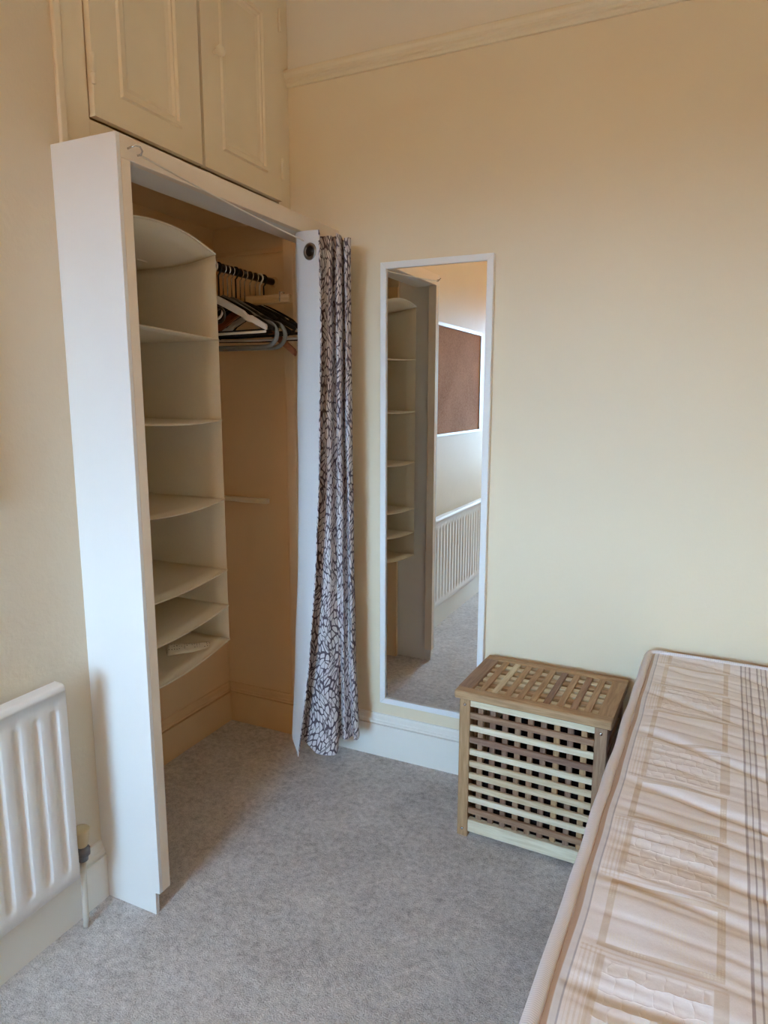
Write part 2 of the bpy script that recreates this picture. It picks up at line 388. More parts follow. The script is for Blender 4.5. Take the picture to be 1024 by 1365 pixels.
# ------------------------------------------------------------------ room shell
XL, YB, XR, YF, ZC = -1.428, 2.235, 1.00, WIN_Y, 2.95
AX, AY = -1.775, 1.245           # alcove back wall, alcove near side
struct(box('floor', (AX-0.1, YF-0.1, -0.06), (XR+0.1, YB+0.1, 0.0), 'carpet'), 'grey speckled fitted carpet across the whole room', 'floor')
struct(box('ceiling', (AX-0.1, YF-0.1, ZC), (XR+0.1, YB+0.1, ZC+0.08), 'ceil'), 'off white ceiling above the picture rail', 'ceiling')
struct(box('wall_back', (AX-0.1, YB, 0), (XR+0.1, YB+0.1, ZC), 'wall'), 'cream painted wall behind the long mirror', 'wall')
struct(box('wall_left', (AX-0.1, YF-0.1, 0), (XL, AY, ZC), 'wall_l'), 'uneven cream painted wall above the radiator', 'wall')
struct(box('wall_alcove', (AX-0.1, AY, 0), (AX, YB, ZC), 'alcove_tan'), 'plain painted wall at the back of the wardrobe alcove', 'wall')
struct(box('wall_right', (XR, YF-0.1, 0), (XR+0.1, YB, ZC), 'wall'), 'cream painted wall along the far side of the bed', 'wall')
bm = bmesh.new(); ty = 0.2
add_box(bm, (XL, YF-ty, 0), (WIN_X0, YF, ZC)); add_box(bm, (WIN_X1, YF-ty, 0), (XR, YF, ZC))
add_box(bm, (WIN_X0, YF-ty, 0), (WIN_X1, YF, WIN_Z0)); add_box(bm, (WIN_X0, YF-ty, WIN_Z1), (WIN_X1, YF, ZC))
struct(link('wall_front', bm_mesh(bm, 'wall_front'), 'wall'), 'cream wall holding the window behind the camera', 'wall')
# the window (out of frame, it lights the room)
win = struct(empty('window_1', ((WIN_X0+WIN_X1)/2, YF-0.12, WIN_Z0)), 'white sash window lighting the room', 'window')
W2, HH = (WIN_X1-WIN_X0)/2, WIN_Z1-WIN_Z0
for nm, lo, hi in (('stile', (-W2, -.03, 0), (-W2+.05, .03, HH)), ('stile', (W2-.05, -.03, 0), (W2, .03, HH)),
                   ('rail', (-W2+.05, -.03, 0), (W2-.05, .03, .06)), ('rail', (-W2+.05, -.03, HH-.05), (W2-.05, .03, HH)),
                   ('meeting_rail', (-W2+.05, -.03, HH/2-.02), (W2-.05, .03, HH/2+.02))):
    box(nm, lo, hi, 'white_board', win, 0.004)
for a, b in ((.06, HH/2-.02), (HH/2+.02, HH-.05)): box('pane', (-W2+.05, -.003, a), (W2-.05, .003, b), 'glass', win)
box('sill', (-W2-.05, .05, -.035), (W2+.05, .19, -.002), 'white_board', win, 0.005)

SK = [(0, 0), (.018, 0), (.018, .127), (.009, .1275), (.009, .1305), (.0155, .132), (.0155, .137), (.012, .142), (.012, .148), (.006, .158), (.004, .166), (0, .168)]
struct(prof('baseboard_back', SK, (XL+.022, YB), (XR, YB), (0, -1), 'skirt', ext1=-1), 'white moulded skirting board under the mirror', 'skirting board')
struct(prof('baseboard_alcove_back', SK, (AX, YB), (XL+.022, YB), (0, -1), 'alcove_tan', ext0=-1), 'skirting board on the far side of the wardrobe alcove', 'skirting board')
struct(prof('baseboard_left', SK, (XL, YF), (XL, 1.217), (1, 0), 'skirt'), 'cream moulded skirting board below the radiator', 'skirting board')
struct(prof('baseboard_alcove', SK, (AX, AY), (AX, YB), (1, 0), 'alcove_tan', ext0=-1, ext1=-1), 'skirting board at the back of the wardrobe alcove', 'skirting board')
struct(prof('baseboard_alcove_side', SK, (AX, AY), (XL-.045, AY), (0, 1), 'alcove_tan', ext0=-1), 'short skirting board on the near side of the alcove', 'skirting board')
struct(prof('baseboard_right', SK, (XR, YF), (XR, YB), (-1, 0), 'skirt', ext1=-1), 'white skirting board behind the bed', 'skirting board')
RL = [(0, 2.440), (.010, 2.440), (.014, 2.446), (.014, 2.452), (.020, 2.456), (.020, 2.463), (.026, 2.468), (.030, 2.478), (.030, 2.486), (.022, 2.491), (0, 2.495)]
struct(prof('trim_1', RL, (XL, YB), (XR, YB), (0, -1), 'cream_gloss', ext1=-1), 'moulded picture rail high on the back wall', 'picture rail')
struct(prof('trim_2', RL, (XR, YF), (XR, YB), (-1, 0), 'cream_gloss', ext1=-1), 'moulded picture rail on the wall beside the bed', 'picture rail')
struct(box('trim_3', (XL-.020, YB-.020, .168), (XL+.022, YB, 2.0), 'alcove_tan', bev=.003), 'upright timber batten on the back wall at the alcove opening', 'batten')
struct(box('trim_4', (AX, YB-.020, .952), (-1.545, YB, .972), 'cream_gloss', bev=.002), 'short horizontal timber batten low inside the alcove', 'batten')
struct(box('trim_5', (XL-.045, AY, 0), (XL+.004, AY+.018, 1.9), 'alcove_tan', bev=.002), 'upright timber batten behind the wardrobe side board', 'batten')
struct(box('trim_6', (AX, YB-.010, 1.895), (XL-.020, YB, 1.912), 'alcove_tan', bev=.002), 'thin horizontal timber strip high inside the alcove', 'batten')

# ------------------------------------------------------------------ overhead cupboard
cup = tag(empty('overhead_cupboard', (XL, AY, 2.0)), 'cream painted two door cupboard built in above the wardrobe', 'cupboard')
def cb(nm, x0, x1, y0, y1, z0, z1, mat='cream_gloss', par=cup, bev=.002, off=None):
    o = off or cup.location
    return box(nm, (x0-o[0], y0-o[1], z0-o[2]), (x1-o[0], y1-o[1], z1-o[2]), mat, par, bev)
X0 = XL
cb('stile', X0-.03, X0+.006, AY, 1.334, 1.950, ZC); cb('stile', X0-.03, X0+.006, 2.160, YB, 1.950, ZC)
cb('rail', X0-.03, X0+.006, 1.334, 2.160, 1.950, 2.040); cb('rail', X0-.03, X0+.006, 1.334, 2.160, 2.735, ZC)
cb('bead', X0+.006, X0+.014, AY-.004, AY+.016, 1.950, ZC, bev=.003)
cb('base_board', AX, X0-.03, AY, YB, 2.0, 2.02, 'alcove_tan')
def cup_door(y0, y1, pz1, knob_y, hinge_y, angle):
    z0, z1 = 2.045, 2.730; yh = hinge_y
    d = link('door', None, None, cup, (X0+.002-cup.location.x, yh-cup.location.y, 0), (0, 0, angle))
    def db(nm, x0, x1, a, b, c, e, bev=.0015):
        return box(nm, (x0, a-yh, c-2.0), (x1, b-yh, e-2.0), 'cream_gloss', d, bev)
    bm = bmesh.new(); sw = .098; pz0 = 2.128
    for lo, hi in (((0, y0-yh, z0-2), (.020, y0+sw-yh, z1-2)), ((0, y1-sw-yh, z0-2), (.020, y1-yh, z1-2)),
                   ((0, y0+sw-yh, z0-2), (.020, y1-sw-yh, pz0-2)), ((0, y0+sw-yh, pz1-2), (.020, y1-sw-yh, z1-2))): add_box(bm, lo, hi)
    link('door_frame', bm_mesh(bm, 'door_frame'), 'cream_gloss', d)
    a, b, c, e = y0+sw-yh, y1-sw-yh, pz0-2, pz1-2
    box('door_panel', (.002, a, c), (.010, b, e), 'cream_gloss', d)
    # bolection moulding: stepped loop, mitred
    bm = bmesh.new(); P = [(.0202, -.013), (.026, -.008), (.026, .001), (.019, .005), (.020, .012), (.014, .016), (.0105, .026)]
    loops = []
    for x_, t_ in P: loops.append([bm.verts.new((x_, yy, zz)) for yy, zz in ((a+t_, c+t_), (b-t_, c+t_), (b-t_, e-t_), (a+t_, e-t_))])
    for A, B in zip(loops, loops[1:]):
        for k in range(4): bm.faces.new((A[k], A[(k+1) % 4], B[(k+1) % 4], B[k]))
    link('panel_moulding', bm_mesh(bm, 'panel_moulding'), 'cream_gloss', d)
    if knob_y: lathe('knob', [(.004, 0), (.007, .004), (.007, .012), (.013, .018), (.016, .026), (.013, .033), (.004, .036)], 'cream_gloss', d, (.020, knob_y-yh, 2.378-2), (0, math.pi/2, 0), 16)
    for hz in (2.150, 2.62):
        lathe('hinge', [(.0055, -.034), (.0055, -.012), (.0045, -.0115), (.0045, -.0105), (.0055, -.010), (.0055, .034)], 'cream_gloss', d, (.0235, -.002 if yh == y0 else .002, hz-2), None, 10)
    return d
d1 = cup_door(1.338, 1.735, 2.60, None, 1.338, 0.0)
d2 = cup_door(1.748, 2.156, 2.60, 1.806, 2.156, 0.0)

# ------------------------------------------------------------------ wardrobe surround
war = tag(empty('wardrobe_surround', (XL, 1.218, 0)), 'white painted open wardrobe surround with side board and header', 'wardrobe')
def wb(nm, lo, hi, bev=.0015, mat='white_board'):
    o = war.location; return box(nm, [a-b for a, b in zip(lo, o)], [a-b for a, b in zip(hi, o)], mat, war, bev)
bm = bmesh.new(); o = war.location; XP = -1.224
out = [(XL, 0), (-1.240, 0), (-1.240, .066), (XP, .066), (XP, 1.946), (XL, 1.946)]
A = [bm.verts.new((x-o.x, 0, z)) for x, z in out]; B = [bm.verts.new((x-o.x, .012, z)) for x, z in out]
bm.faces.new(A); bm.faces.new(list(reversed(B)))
for i in range(6): bm.faces.new((A[i], B[i], B[(i+1) % 6], A[(i+1) % 6]))
bmesh.ops.bevel(bm, geom=list(bm.edges), offset=.001, segments=1, affect='EDGES')
link('side_board', bm_mesh(bm, 'side_board'), 'white_board', war)
wb('post', (-1.262, 1.230, .066), (XP, 1.258, 1.895), mat='edge_warm_light')
wb('header_rail', (-1.246, 1.230, 1.895), (XP, YB, 1.946), mat='edge_warm_light')
wb('top_board', (-1.345, 1.230, 1.897), (-1.246, YB, 1.918))

# ------------------------------------------------------------------ ceiling pendant (out of frame, lit)
n = NT('glowing_paper_globe', 0.8, 0.2); n.color((0.8, 0.75, 0.65, 1)); n.b.inputs['Emission Color'].default_value = LAMP_COL + (1,); n.b.inputs['Emission Strength'].default_value = LAMP_STR; M['globe'] = n.m
lamp = tag(empty('pendant_lamp', (LAMP_LOC[0], LAMP_LOC[1], ZC)), 'round paper globe pendant lamp hanging lit from the ceiling', 'lamp')
lz = LAMP_LOC[2]-ZC
lathe('shade', [(.03, lz-.198)] + [(.2*math.sin(math.radians(a)), lz-.2*math.cos(math.radians(a))) for a in range(15, 166, 10)] + [(.03, lz+.198)], 'globe', lamp, None, None, 28)
tube('cord', [(0, 0, lz+.19), (0, 0, -.02)], .003, 'white_pl', lamp, 8)
lathe('ceiling_rose', [(.045, -.001), (.045, -.012), (.012, -.028), (.004, -.03)], 'white_pl', lamp, None, None, 20)

# ------------------------------------------------------------------ radiator
rad = tag(empty('radiator', (XL, -.14, 0)), 'white fluted panel radiator on the wall beneath the pinboard', 'radiator')
y0, y1, z0, z1, xf, dp = -.14, 1.080, .172, .690, .083, .0105
rows = []; ys = []
pitch = .050; yy = y1-.0335
prof_pts = [(y1, xf-.008), (y1-.002, xf-.002), (y1-.006, xf)]
cen = y1-.0400; 
while cen > y0+.03:
    for dy, d_ in ((.0140, 0), (.0128, .0004), (.0030, dp-.0008), (.0015, dp), (-.0015, dp), (-.0030, dp-.0008), (-.0128, .0004), (-.0140, 0)):
        prof_pts.append((cen+dy, xf, d_))
    cen -= pitch
prof_pts += [(y0+.006, xf), (y0+.002, xf-.002), (y0, xf-.008)]
zl = [z0, z0+.004, z0+.038, z0+.044, z0+.052, z0+.060, z0+.25, z1-.070, z1-.062, z1-.054, z1-.048, z1-.016]
zf = [0, 0, 0, .3, .8, 1, 1, 1, .8, .3, 0, 0]; zo = [-.006, 0]+[0]*10
for z_, f_, q_ in zip(zl, zf, zo):
    rows.append([(p_[1]-(p_[2]*f_ if len(p_) > 2 else 0)+q_, p_[0]-y0, z_) for p_ in prof_pts])
# rolled top lip
for k in range(5):
    a = k/4*math.pi/2; rows.append([(p_[1]-.010*(1-math.cos(a)), p_[0]-y0, z1-.016+.016*math.sin(a)) for p_ in prof_pts])
rows.append([(p_[1]-.036, p_[0]-y0, z1) for p_ in prof_pts])
me = grid_mesh('front_panel', rows); link('front_panel', me, 'white_metal', rad)
bm = bmesh.new(); add_box(bm, (.055, .004, z0+.006), (.0705, y1-y0-.004, z1-.004)); add_box(bm, (.030, .03, z0+.03), (.055, y1-y0-.03, z1-.03))
link('convector', bm_mesh(bm, 'convector'), 'white_metal', rad)
box('back_flange', (.042, 0, z1-.030), (.046, y1-y0, z1-.001), 'white_metal', rad, .001)
for yy in (.2, 1.0): box('bracket', (.002, yy-.02, .25), (.032, yy+.02, .6), 'white_metal', rad, .002)
vy = 1.117-y0; vx = .048
vb = lathe('valve', [(.009, -.030), (.013, -.028), (.013, -.014), (.019, -.012), (.019, .004), (.010, .006), (.010, .016)], 'brass', rad, (vx, vy, .215), None, 12)
lathe('valve_cap', [(.013, .012), (.0155, .016), (.0215, .054), (.022, .058), (.018, .0615), (.004, .062)], 'valve_cap', vb, None, None, 16)
tube('valve_tail', [(0, -.049, -.002), (0, 0, -.002)], .009, 'brass', vb)
tube('pipe', [(0, 0, -.030), (0, -.003, -.10), (.002, -.006, -.16), (.003, -.008, -.2145)], .0075, 'wire', vb)

# ------------------------------------------------------------------ pinboard (seen in the mirror)
pb = tag(empty('pinboard', (XL, -.06, 1.14)), 'brown cork pinboard in a silver frame above the radiator', 'pinboard')
PW, PH = 1.045, .648
box('cork_sheet', (.002, .012, .012), (.010, PW-.012, PH-.012), 'cork', pb)
for nm, lo, hi in (('frame_rail', (0, 0, 0), (.018, PW, .016)), ('frame_rail', (0, 0, PH-.022), (.020, PW, PH)), ('frame_stile', (0, 0, .016), (.018, .016, PH-.022)), ('frame_stile', (0, PW-.016, .016), (.018, PW, PH-.022))):
    box(nm, lo, hi, 'alu', pb, .002)

# ------------------------------------------------------------------ mirror
mw, mh = .400, 1.600; fw_, ft = .022, .022
mir = tag(empty('wall_mirror', (-.851, YB-.001, .2225), 0.0), 'tall white framed mirror hung on the back wall', 'mirror')
for nm, sgn in (('frame_stile', -1), ('frame_stile', 1)):
    bm = bmesh.new(); A = []; 
    out = [(sgn*mw/2, 0), (sgn*(mw/2-fw_), fw_), (sgn*(mw/2-fw_), mh-fw_), (sgn*mw/2, mh)]
    A = [bm.verts.new((x, -ft, z)) for x, z in out]; B = [bm.verts.new((x, 0, z)) for x, z in out]
    bm.faces.new(A); bm.faces.new(list(reversed(B)))
    for i in range(4): bm.faces.new((A[i], B[i], B[(i+1) % 4], A[(i+1) % 4]))
    bmesh.ops.recalc_face_normals(bm, faces=bm.faces); bmesh.ops.bevel(bm, geom=list(bm.edges), offset=.0012, segments=1, affect='EDGES')
    link(nm, bm_mesh(bm, nm), 'white_frame', mir)
for zz, s_ in ((0, 1), (mh, -1)):
    bm = bmesh.new(); out = [(-mw/2, zz), (mw/2, zz), (mw/2-fw_, zz+s_*fw_), (-mw/2+fw_, zz+s_*fw_)]
    A = [bm.verts.new((x, -ft, z)) for x, z in out]; B = [bm.verts.new((x, 0, z)) for x, z in out]
    bm.faces.new(A); bm.faces.new(list(reversed(B)))
    for i in range(4): bm.faces.new((A[i], B[i], B[(i+1) % 4], A[(i+1) % 4]))
    bmesh.ops.recalc_face_normals(bm, faces=bm.faces); bmesh.ops.bevel(bm, geom=list(bm.edges), offset=.0012, segments=1, affect='EDGES')
    link('frame_rail', bm_mesh(bm, 'frame_rail'), 'white_frame', mir)
gl = box('mirror_glass', (-mw/2+fw_-.003, -.004, fw_-.003), (mw/2-fw_+.003, 0, mh-fw_+.003), 'mirror', mir)
gl.location.y = -.013; gl.rotation_euler.z = -0.0045

# ------------------------------------------------------------------ hamper
HR = math.radians(-2.3)
ham = tag(empty('laundry_hamper', (-.401, 2.030, 0), HR), 'slatted wooden storage box with lattice lid beside the bed', 'storage box')
HW, HD, HZ, LG = .438, .300, .462, .034
for sx_ in (-1, 1):
    for sy_ in (-1, 1):
        lg = slat('leg', (HZ, LG, LG), (sx_*(HW-LG)/2, sy_*(HD-LG)/2, HZ/2), 'wood_mid' if sx_ < 0 else 'wood_brown', ham, 2, .002)
        for zz in (.026, HZ-.020):
            if sy_ < 0: lathe('screw', [(.0015, 0), (.005, 0), (.0045, .002), (.001, .0025)], 'chrome', lg, (zz-HZ/2, sy_*LG/2, 0), (math.pi/2, 0, 0), 10)
ow_ = HW-2*LG; oz0, oz1 = .060, .437; ph, hh = .0389, .0215
hz_, sz_ = .0207, .0189
kinds = ['wood_brown', 'wood_pale', 'wood_cream', 'wood_cream', 'wood_cream', 'wood_pale', 'wood_dark', 'wood_pale', 'wood_brown']
rnd = random.Random(3); vk = ['wood_mid', 'wood_brown', 'wood_brown', 'wood_mid', 'wood_dark']
def lattice(width, ncol, yoff, face, rail_mat, front):
    """one side: face is ('x', sign) or ('y', sign); outer horizontal slats over inner upright slats"""
    hcol = (width - (ncol-1)*.0175)/ncol
    for k in range(ncol-1):
        c = -width/2 + (k+1)*hcol + (k+.5)*.0175
        if face == 'y': slat('upright_slat', (oz1-oz0+.02, .0175, .009), (c, yoff*(HD/2-.0185), (oz0+oz1)/2), rnd.choice(vk), ham, 2).rotation_euler = (0, -math.pi/2, math.pi/2)
        else: slat('upright_slat', (oz1-oz0+.02, .0175, .009), (yoff*(HW/2-.0185), c, (oz0+oz1)/2), rnd.choice(vk), ham, 2)
    for k in range(9):
        z = oz0 + (k+1)*hz_ + (k+.5)*sz_
        m = kinds[k] if front else rnd.choice(vk)
        if face == 'y': slat('cross_slat', (width, .010, sz_), (0, yoff*(HD/2-.008), z), m, ham, 0)
        else: slat('cross_slat', (width, .010, sz_), (yoff*(HW/2-.008), 0, z), m, ham, 1)
    for za, zb in ((.018, oz0), (oz1, HZ-.001)):
        if face == 'y': slat('rail', (width, .020, zb-za), (0, yoff*(HD/2-.013), (za+zb)/2), rail_mat, ham, 0)
        else: slat('rail', (width, .020, zb-za), (yoff*(HW/2-.013), 0, (za+zb)/2), rail_mat, ham, 1)
lattice(ow_, 10, -1, 'y', 'wood_pale', True)
lattice(ow_, 10, 1, 'y', 'wood_cream', False)
lattice(HD-2*LG, 6, -1, 'x', 'wood_mid', False)
lattice(HD-2*LG, 6, 1, 'x', 'wood_brown', False)
box('bottom_board', (-HW/2+.02, -HD/2+.02, .030), (HW/2-.02, HD/2-.02, .038), 'wood_brown', ham)
lid = link('lid', None, None, ham, (0, 0, HZ+.001))
LW, LD, LT = .463, .326, .026; bx_, by_ = .045, .036
for s_ in (-1, 1):
    slat('lid_rail', (LW, by_, LT), (0, s_*(LD-by_)/2, LT/2), 'wood_mid', lid, 0, .003)
    slat('lid_end', (LD-2*by_, bx_, LT), (s_*(LW-bx_)/2, 0, LT/2), 'wood_brown' if s_ < 0 else 'wood_mid', lid, 1, .001)
iw, idp = LW-2*bx_, LD-2*by_
hc = (iw-9*.0195)/10
for k in range(9): slat('lid_slat', (idp, .0195, .006), (-iw/2+(k+1)*hc+(k+.5)*.0195, 0, LT-.0040), ['wood_mid', 'wood_cream', 'wood_mid', 'wood_mid', 'wood_mid', 'wood_dark', 'wood_mid', 'wood_brown', 'wood_mid'][k], lid, 1)
CW = .0225; hr = (idp-6*CW)/7
for k in range(6): slat('lid_cross_slat', (iw, CW, .012), (0, -idp/2+(k+1)*hr+(k+.5)*CW, LT-.0132), ['wood_cream', 'wood_mid', 'wood_cream', 'wood_cream', 'wood_mid', 'wood_cream'][k], lid, 0)
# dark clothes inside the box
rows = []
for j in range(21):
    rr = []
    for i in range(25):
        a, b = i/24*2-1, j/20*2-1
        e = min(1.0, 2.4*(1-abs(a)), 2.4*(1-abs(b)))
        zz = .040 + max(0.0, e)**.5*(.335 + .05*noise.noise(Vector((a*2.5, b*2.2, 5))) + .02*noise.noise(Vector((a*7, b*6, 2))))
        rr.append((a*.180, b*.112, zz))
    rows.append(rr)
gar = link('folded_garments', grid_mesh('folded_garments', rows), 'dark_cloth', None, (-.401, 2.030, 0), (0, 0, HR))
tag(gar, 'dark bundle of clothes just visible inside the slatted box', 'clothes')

# ------------------------------------------------------------------ bed
BR = math.radians(-1.5)
BX, BY, BL, BW, BZ = -.097, 2.190, 1.90, .92, .592
base = tag(empty('bed_base', (BX, BY, 0), BR), 'slate blue fabric divan base under the mattress', 'bed base')
bb = box('base_body', (-.028, -BL, .04), (BW-.01, -.005, .372), 'base_fabric', base, .02, 3)
for fx in (.06, BW-.1):
    for fy in (-.1, -BL+.1): lathe('castor', [(.02, 0), (.025, .004), (.025, .036), (.015, .041)], 'black_pl', base, (fx, fy, 0), None, 12)
mat = tag(empty('mattress', (BX, BY, .373), BR), 'striped damask mattress lying bare on the bed', 'mattress')
MT = BZ-.373
def mat_h(u, v):
    # diagonal quilting furrows and soft hollows
    e = min(1.0, max(0.0, (u+.0)/.05), max(0.0, (BW-.03-u)/.05), max(0.0, (BL-.0-v)/.05), max(0.0, v/.05))
    wn = noise.noise(Vector((u*2.2, v*1.6, 3.1)))*.055 + noise.noise(Vector((u*6, v*5, 9.1)))*.012
    t = (v - .42*u*(0.55+.45*math.sin(v*2.1+1.0)) + wn)/.112
    fr = abs(t-round(t)); k = math.floor(t+.5)
    dep = .0075*(.55+.45*math.sin(k*2.7+u*5))
    t2 = (v-.10*u+wn*.5)/.056+.5; f2 = abs(t2-round(t2))
    h = -dep*math.exp(-(fr/.13)**2) - .0022*math.exp(-(f2/.10)**2)
    h += .010*noise.noise(Vector((u*3.0, v*2.4, 0.5))) + .004*noise.noise(Vector((u*11, v*9, 4.0)))
    return h*e
NU, NV = 170, 340; rows, uvs = [], []
for j in range(NV+1):
    v = BL*j/NV; r, q = [], []
    for i in range(NU+1):
        u = -.012 + (BW-.012)*i/NU
        zz = MT + mat_h(max(0, u), v)
        if u < .004: zz -= (.004-u)*.55
        wob = .004*noise.noise(Vector((v*7, 0, 2))) * max(0, 1-u/.06)
        r.append((u+wob, -v, zz)); q.append((u, v))
    rows.append(r); uvs.append(q)
link('ticking_top', grid_mesh('ticking_top', rows, uvs), 'ticking', mat)
# border and tape edges
def loop_pts(z, off, n_=60, wob=True):
    pts = []; u0, u1, v0, v1 = -.014-off, BW-.020+off, -off, BL+off; rc = .035
    def seg(a, b, m):
        for k in range(m): pts.append(a + (b-a)*k/m)
    def arc(cx_, cy_, a0):
        for k in range(6):
            a = a0 + k/6*math.pi/2; pts.append(Vector((cx_+rc*math.cos(a), cy_+rc*math.sin(a), 0)))
    seg(Vector((u0, -v0-rc, 0)), Vector((u0, -v1+rc, 0)), 70); arc(u0+rc, -v1+rc, math.pi)
    seg(Vector((u0+rc, -v1, 0)), Vector((u1-rc, -v1, 0)), 30); arc(u1-rc, -v1+rc, 1.5*math.pi)
    seg(Vector((u1, -v1+rc, 0)), Vector((u1, -v0-rc, 0)), 70); arc(u1-rc, -v0-rc, 0)
    seg(Vector((u1-rc, -v0, 0)), Vector((u0+rc, -v0, 0)), 30); arc(u0+rc, -v0-rc, .5*math.pi)
    return [Vector((p_.x+(.004*noise.noise(Vector((p_.y*7, 0, 2))) if wob else 0), p_.y, z+(.004*noise.noise(Vector((p_.y*5+p_.x, 1.5, 2))) if wob else 0))) for p_ in pts]
def tape(z):
    pts = loop_pts(z, 0.0); nP = len(pts); seg = 8; vs, fs, us = [], [], []; L = 0.0
    for i in range(nP+1):
        p_ = pts[i % nP]; t = (pts[(i+1) % nP]-pts[(i-1) % nP]).normalized(); nn = t.cross(Vector((0, 0, 1))).normalized()
        for k in range(seg+1):
            a = 2*math.pi*k/seg; vs.append(p_+nn*math.cos(a)*.0115+Vector((0, 0, 1))*math.sin(a)*.0100); us.append((L, k/seg))
        L += (pts[(i+1) % nP]-p_).length
    for i in range(nP):
        for k in range(seg): a = i*(seg+1)+k; fs.append((a, a+1, a+seg+2, a+seg+1))
    me = bpy.data.meshes.new('tape_edge'); me.from_pydata(vs, [], fs); l = me.uv_layers.new(name='UVMap')
    for lp in me.loops: l.data[lp.index].uv = us[lp.vertex_index]
    for p_ in me.polygons: p_.use_smooth = True
    return link('tape_edge', me, 'tape', mat)
tape(MT-.006); tape(.014)
bm = bmesh.new(); zs = [.012, .03, .07, .11, .15, .19, MT-.010]; rings = []
for k, z in enumerate(zs):
    bul = .010*math.sin(math.pi*k/(len(zs)-1)); rings.append([bm.verts.new(p_) for p_ in loop_pts(z, bul-.004, wob=False)])
for A, B in zip(rings, rings[1:]):
    for k in range(len(A)): bm.faces.new((A[k], A[(k+1) % len(A)], B[(k+1) % len(A)], B[k]))
bm.faces.new(list(reversed(rings[0])))
link('border', bm_mesh(bm, 'border', True), 'side_fab', mat)

# ------------------------------------------------------------------ hanging rod, organiser, hangers
RX, RZ = -1.50, 1.790
rod = tag(empty('clothes_rail', (RX, AY, RZ)), 'dark metal clothes rail across the wardrobe alcove', 'rail')
tube('rod', [(0, .001, 0), (0, YB-AY-.001, 0)], .0125, 'dark_metal', rod, 14)
for yy, s_ in ((.001, 1), (YB-AY-.001, -1)):
    lathe('end_socket', [(.019, 0), (.019, .004), (.0155, .006), (.0155, .012)], 'alcove_tan', rod, (0, yy, 0), (-s_*math.pi/2, 0, 0), 16)

org = tag(empty('hanging_organiser', (-1.318, 1.480, 0), math.radians(1.0)), 'white fabric hanging organiser with six curved shelves', 'hanging organiser')
OW, OD = .380, .42
lev = [1.786, 1.542, 1.300, 1.056, .828, .708, .594]; tilt = [-.022, -.014, 0, .008, .020, .030, .036]
def zlev(k, b): return lev[k] + tilt[k]*(b-.5)
def sheet(nm, fn, n1, n2, parent=org, th=.0022):
    rows = [[fn(i/n1, j/n2) for j in range(n2+1)] for i in range(n1+1)]
    me = grid_mesh(nm, rows); o = link(nm, me, 'organiser', parent)
    md = o.modifiers.new('thickness', 'SOLIDIFY'); md.thickness = th; md.offset = 0
    return o
def drop(d): return .023*min(1.0, d/.34)**.8
def side_x(z):  # fabric side walls bow in a little between the shelves
    for a, b in zip(lev, lev[1:]):
        if b <= z <= a: return math.sin(math.pi*(a-z)/(a-b))
    return 0
for s_ in (-1, 1):
    sheet('side_wall', lambda a, b, s_=s_: (-OD*b, s_*(OW/2 - .004*side_x(lev[0]+(lev[-1]-lev[0])*a)*math.sin(math.pi*min(1, b*1.2+.1))), zlev(0, .5+.5*s_)-drop(b)*(1-a)+(zlev(6, .5+.5*s_)-zlev(0, .5+.5*s_))*a), 48, 8)
sheet('back_wall', lambda a, b: (-OD, -OW/2+OW*b, zlev(0, b)-.023+(zlev(6, b)-zlev(0, b)+.023)*a), 12, 6)
sag = [-.026, .004, .006, .006, .004, .004, .005]
for k, z in enumerate(lev):
    sh = sheet('top_cover' if k == 0 else 'shelf', lambda a, b, z=z, k=k: (-OD*a + ((.020 if k < 4 else .012)*math.sin(math.pi*b) if k != 0 else .006*math.sin(math.pi*b))*(1-a), -OW/2+.001+(OW-.002)*b, zlev(k, b) - sag[k]*math.sin(math.pi*b)*((1-.5*a) if k else max(0.0, 1-a/.34)) - (drop(a) if k == 0 else 0)), 8, 16, th=.004)
    # bound front edge
    bm = bmesh.new()
    tube_bm(bm, [(((.020 if k < 4 else .012) if k else .006)*math.sin(math.pi*b/16), -OW/2+OW*b/16, zlev(k, b/16) - sag[k]*math.sin(math.pi*b/16)) for b in range(17)], .0030, 6)
    link('binding', bm_mesh(bm, 'binding', True), 'organiser', sh)
for yy in (-.09, .09):
    bm = bmesh.new(); xr = RX+1.318; ringv = []
    for k in range(20):
        a_ = 2*math.pi*k/20
        ringv.append([bm.verts.new((xr+r_*math.cos(a_), yy+w_, RZ+r_*math.sin(a_))) for r_, w_ in ((.0135, -.02), (.0135, .02), (.0155, .02), (.0155, -.02))])
    for k in range(20):
        A, B = ringv[k], ringv[(k+1) % 20]
        for q in range(4): bm.faces.new((A[q], A[(q+1) % 4], B[(q+1) % 4], B[q]))
    add_box(bm, (xr-.001, yy-.02, 1.752), (xr+.001, yy+.02, RZ-.0136))
    link('hanging_strap', bm_mesh(bm, 'hanging_strap'), 'organiser', org)

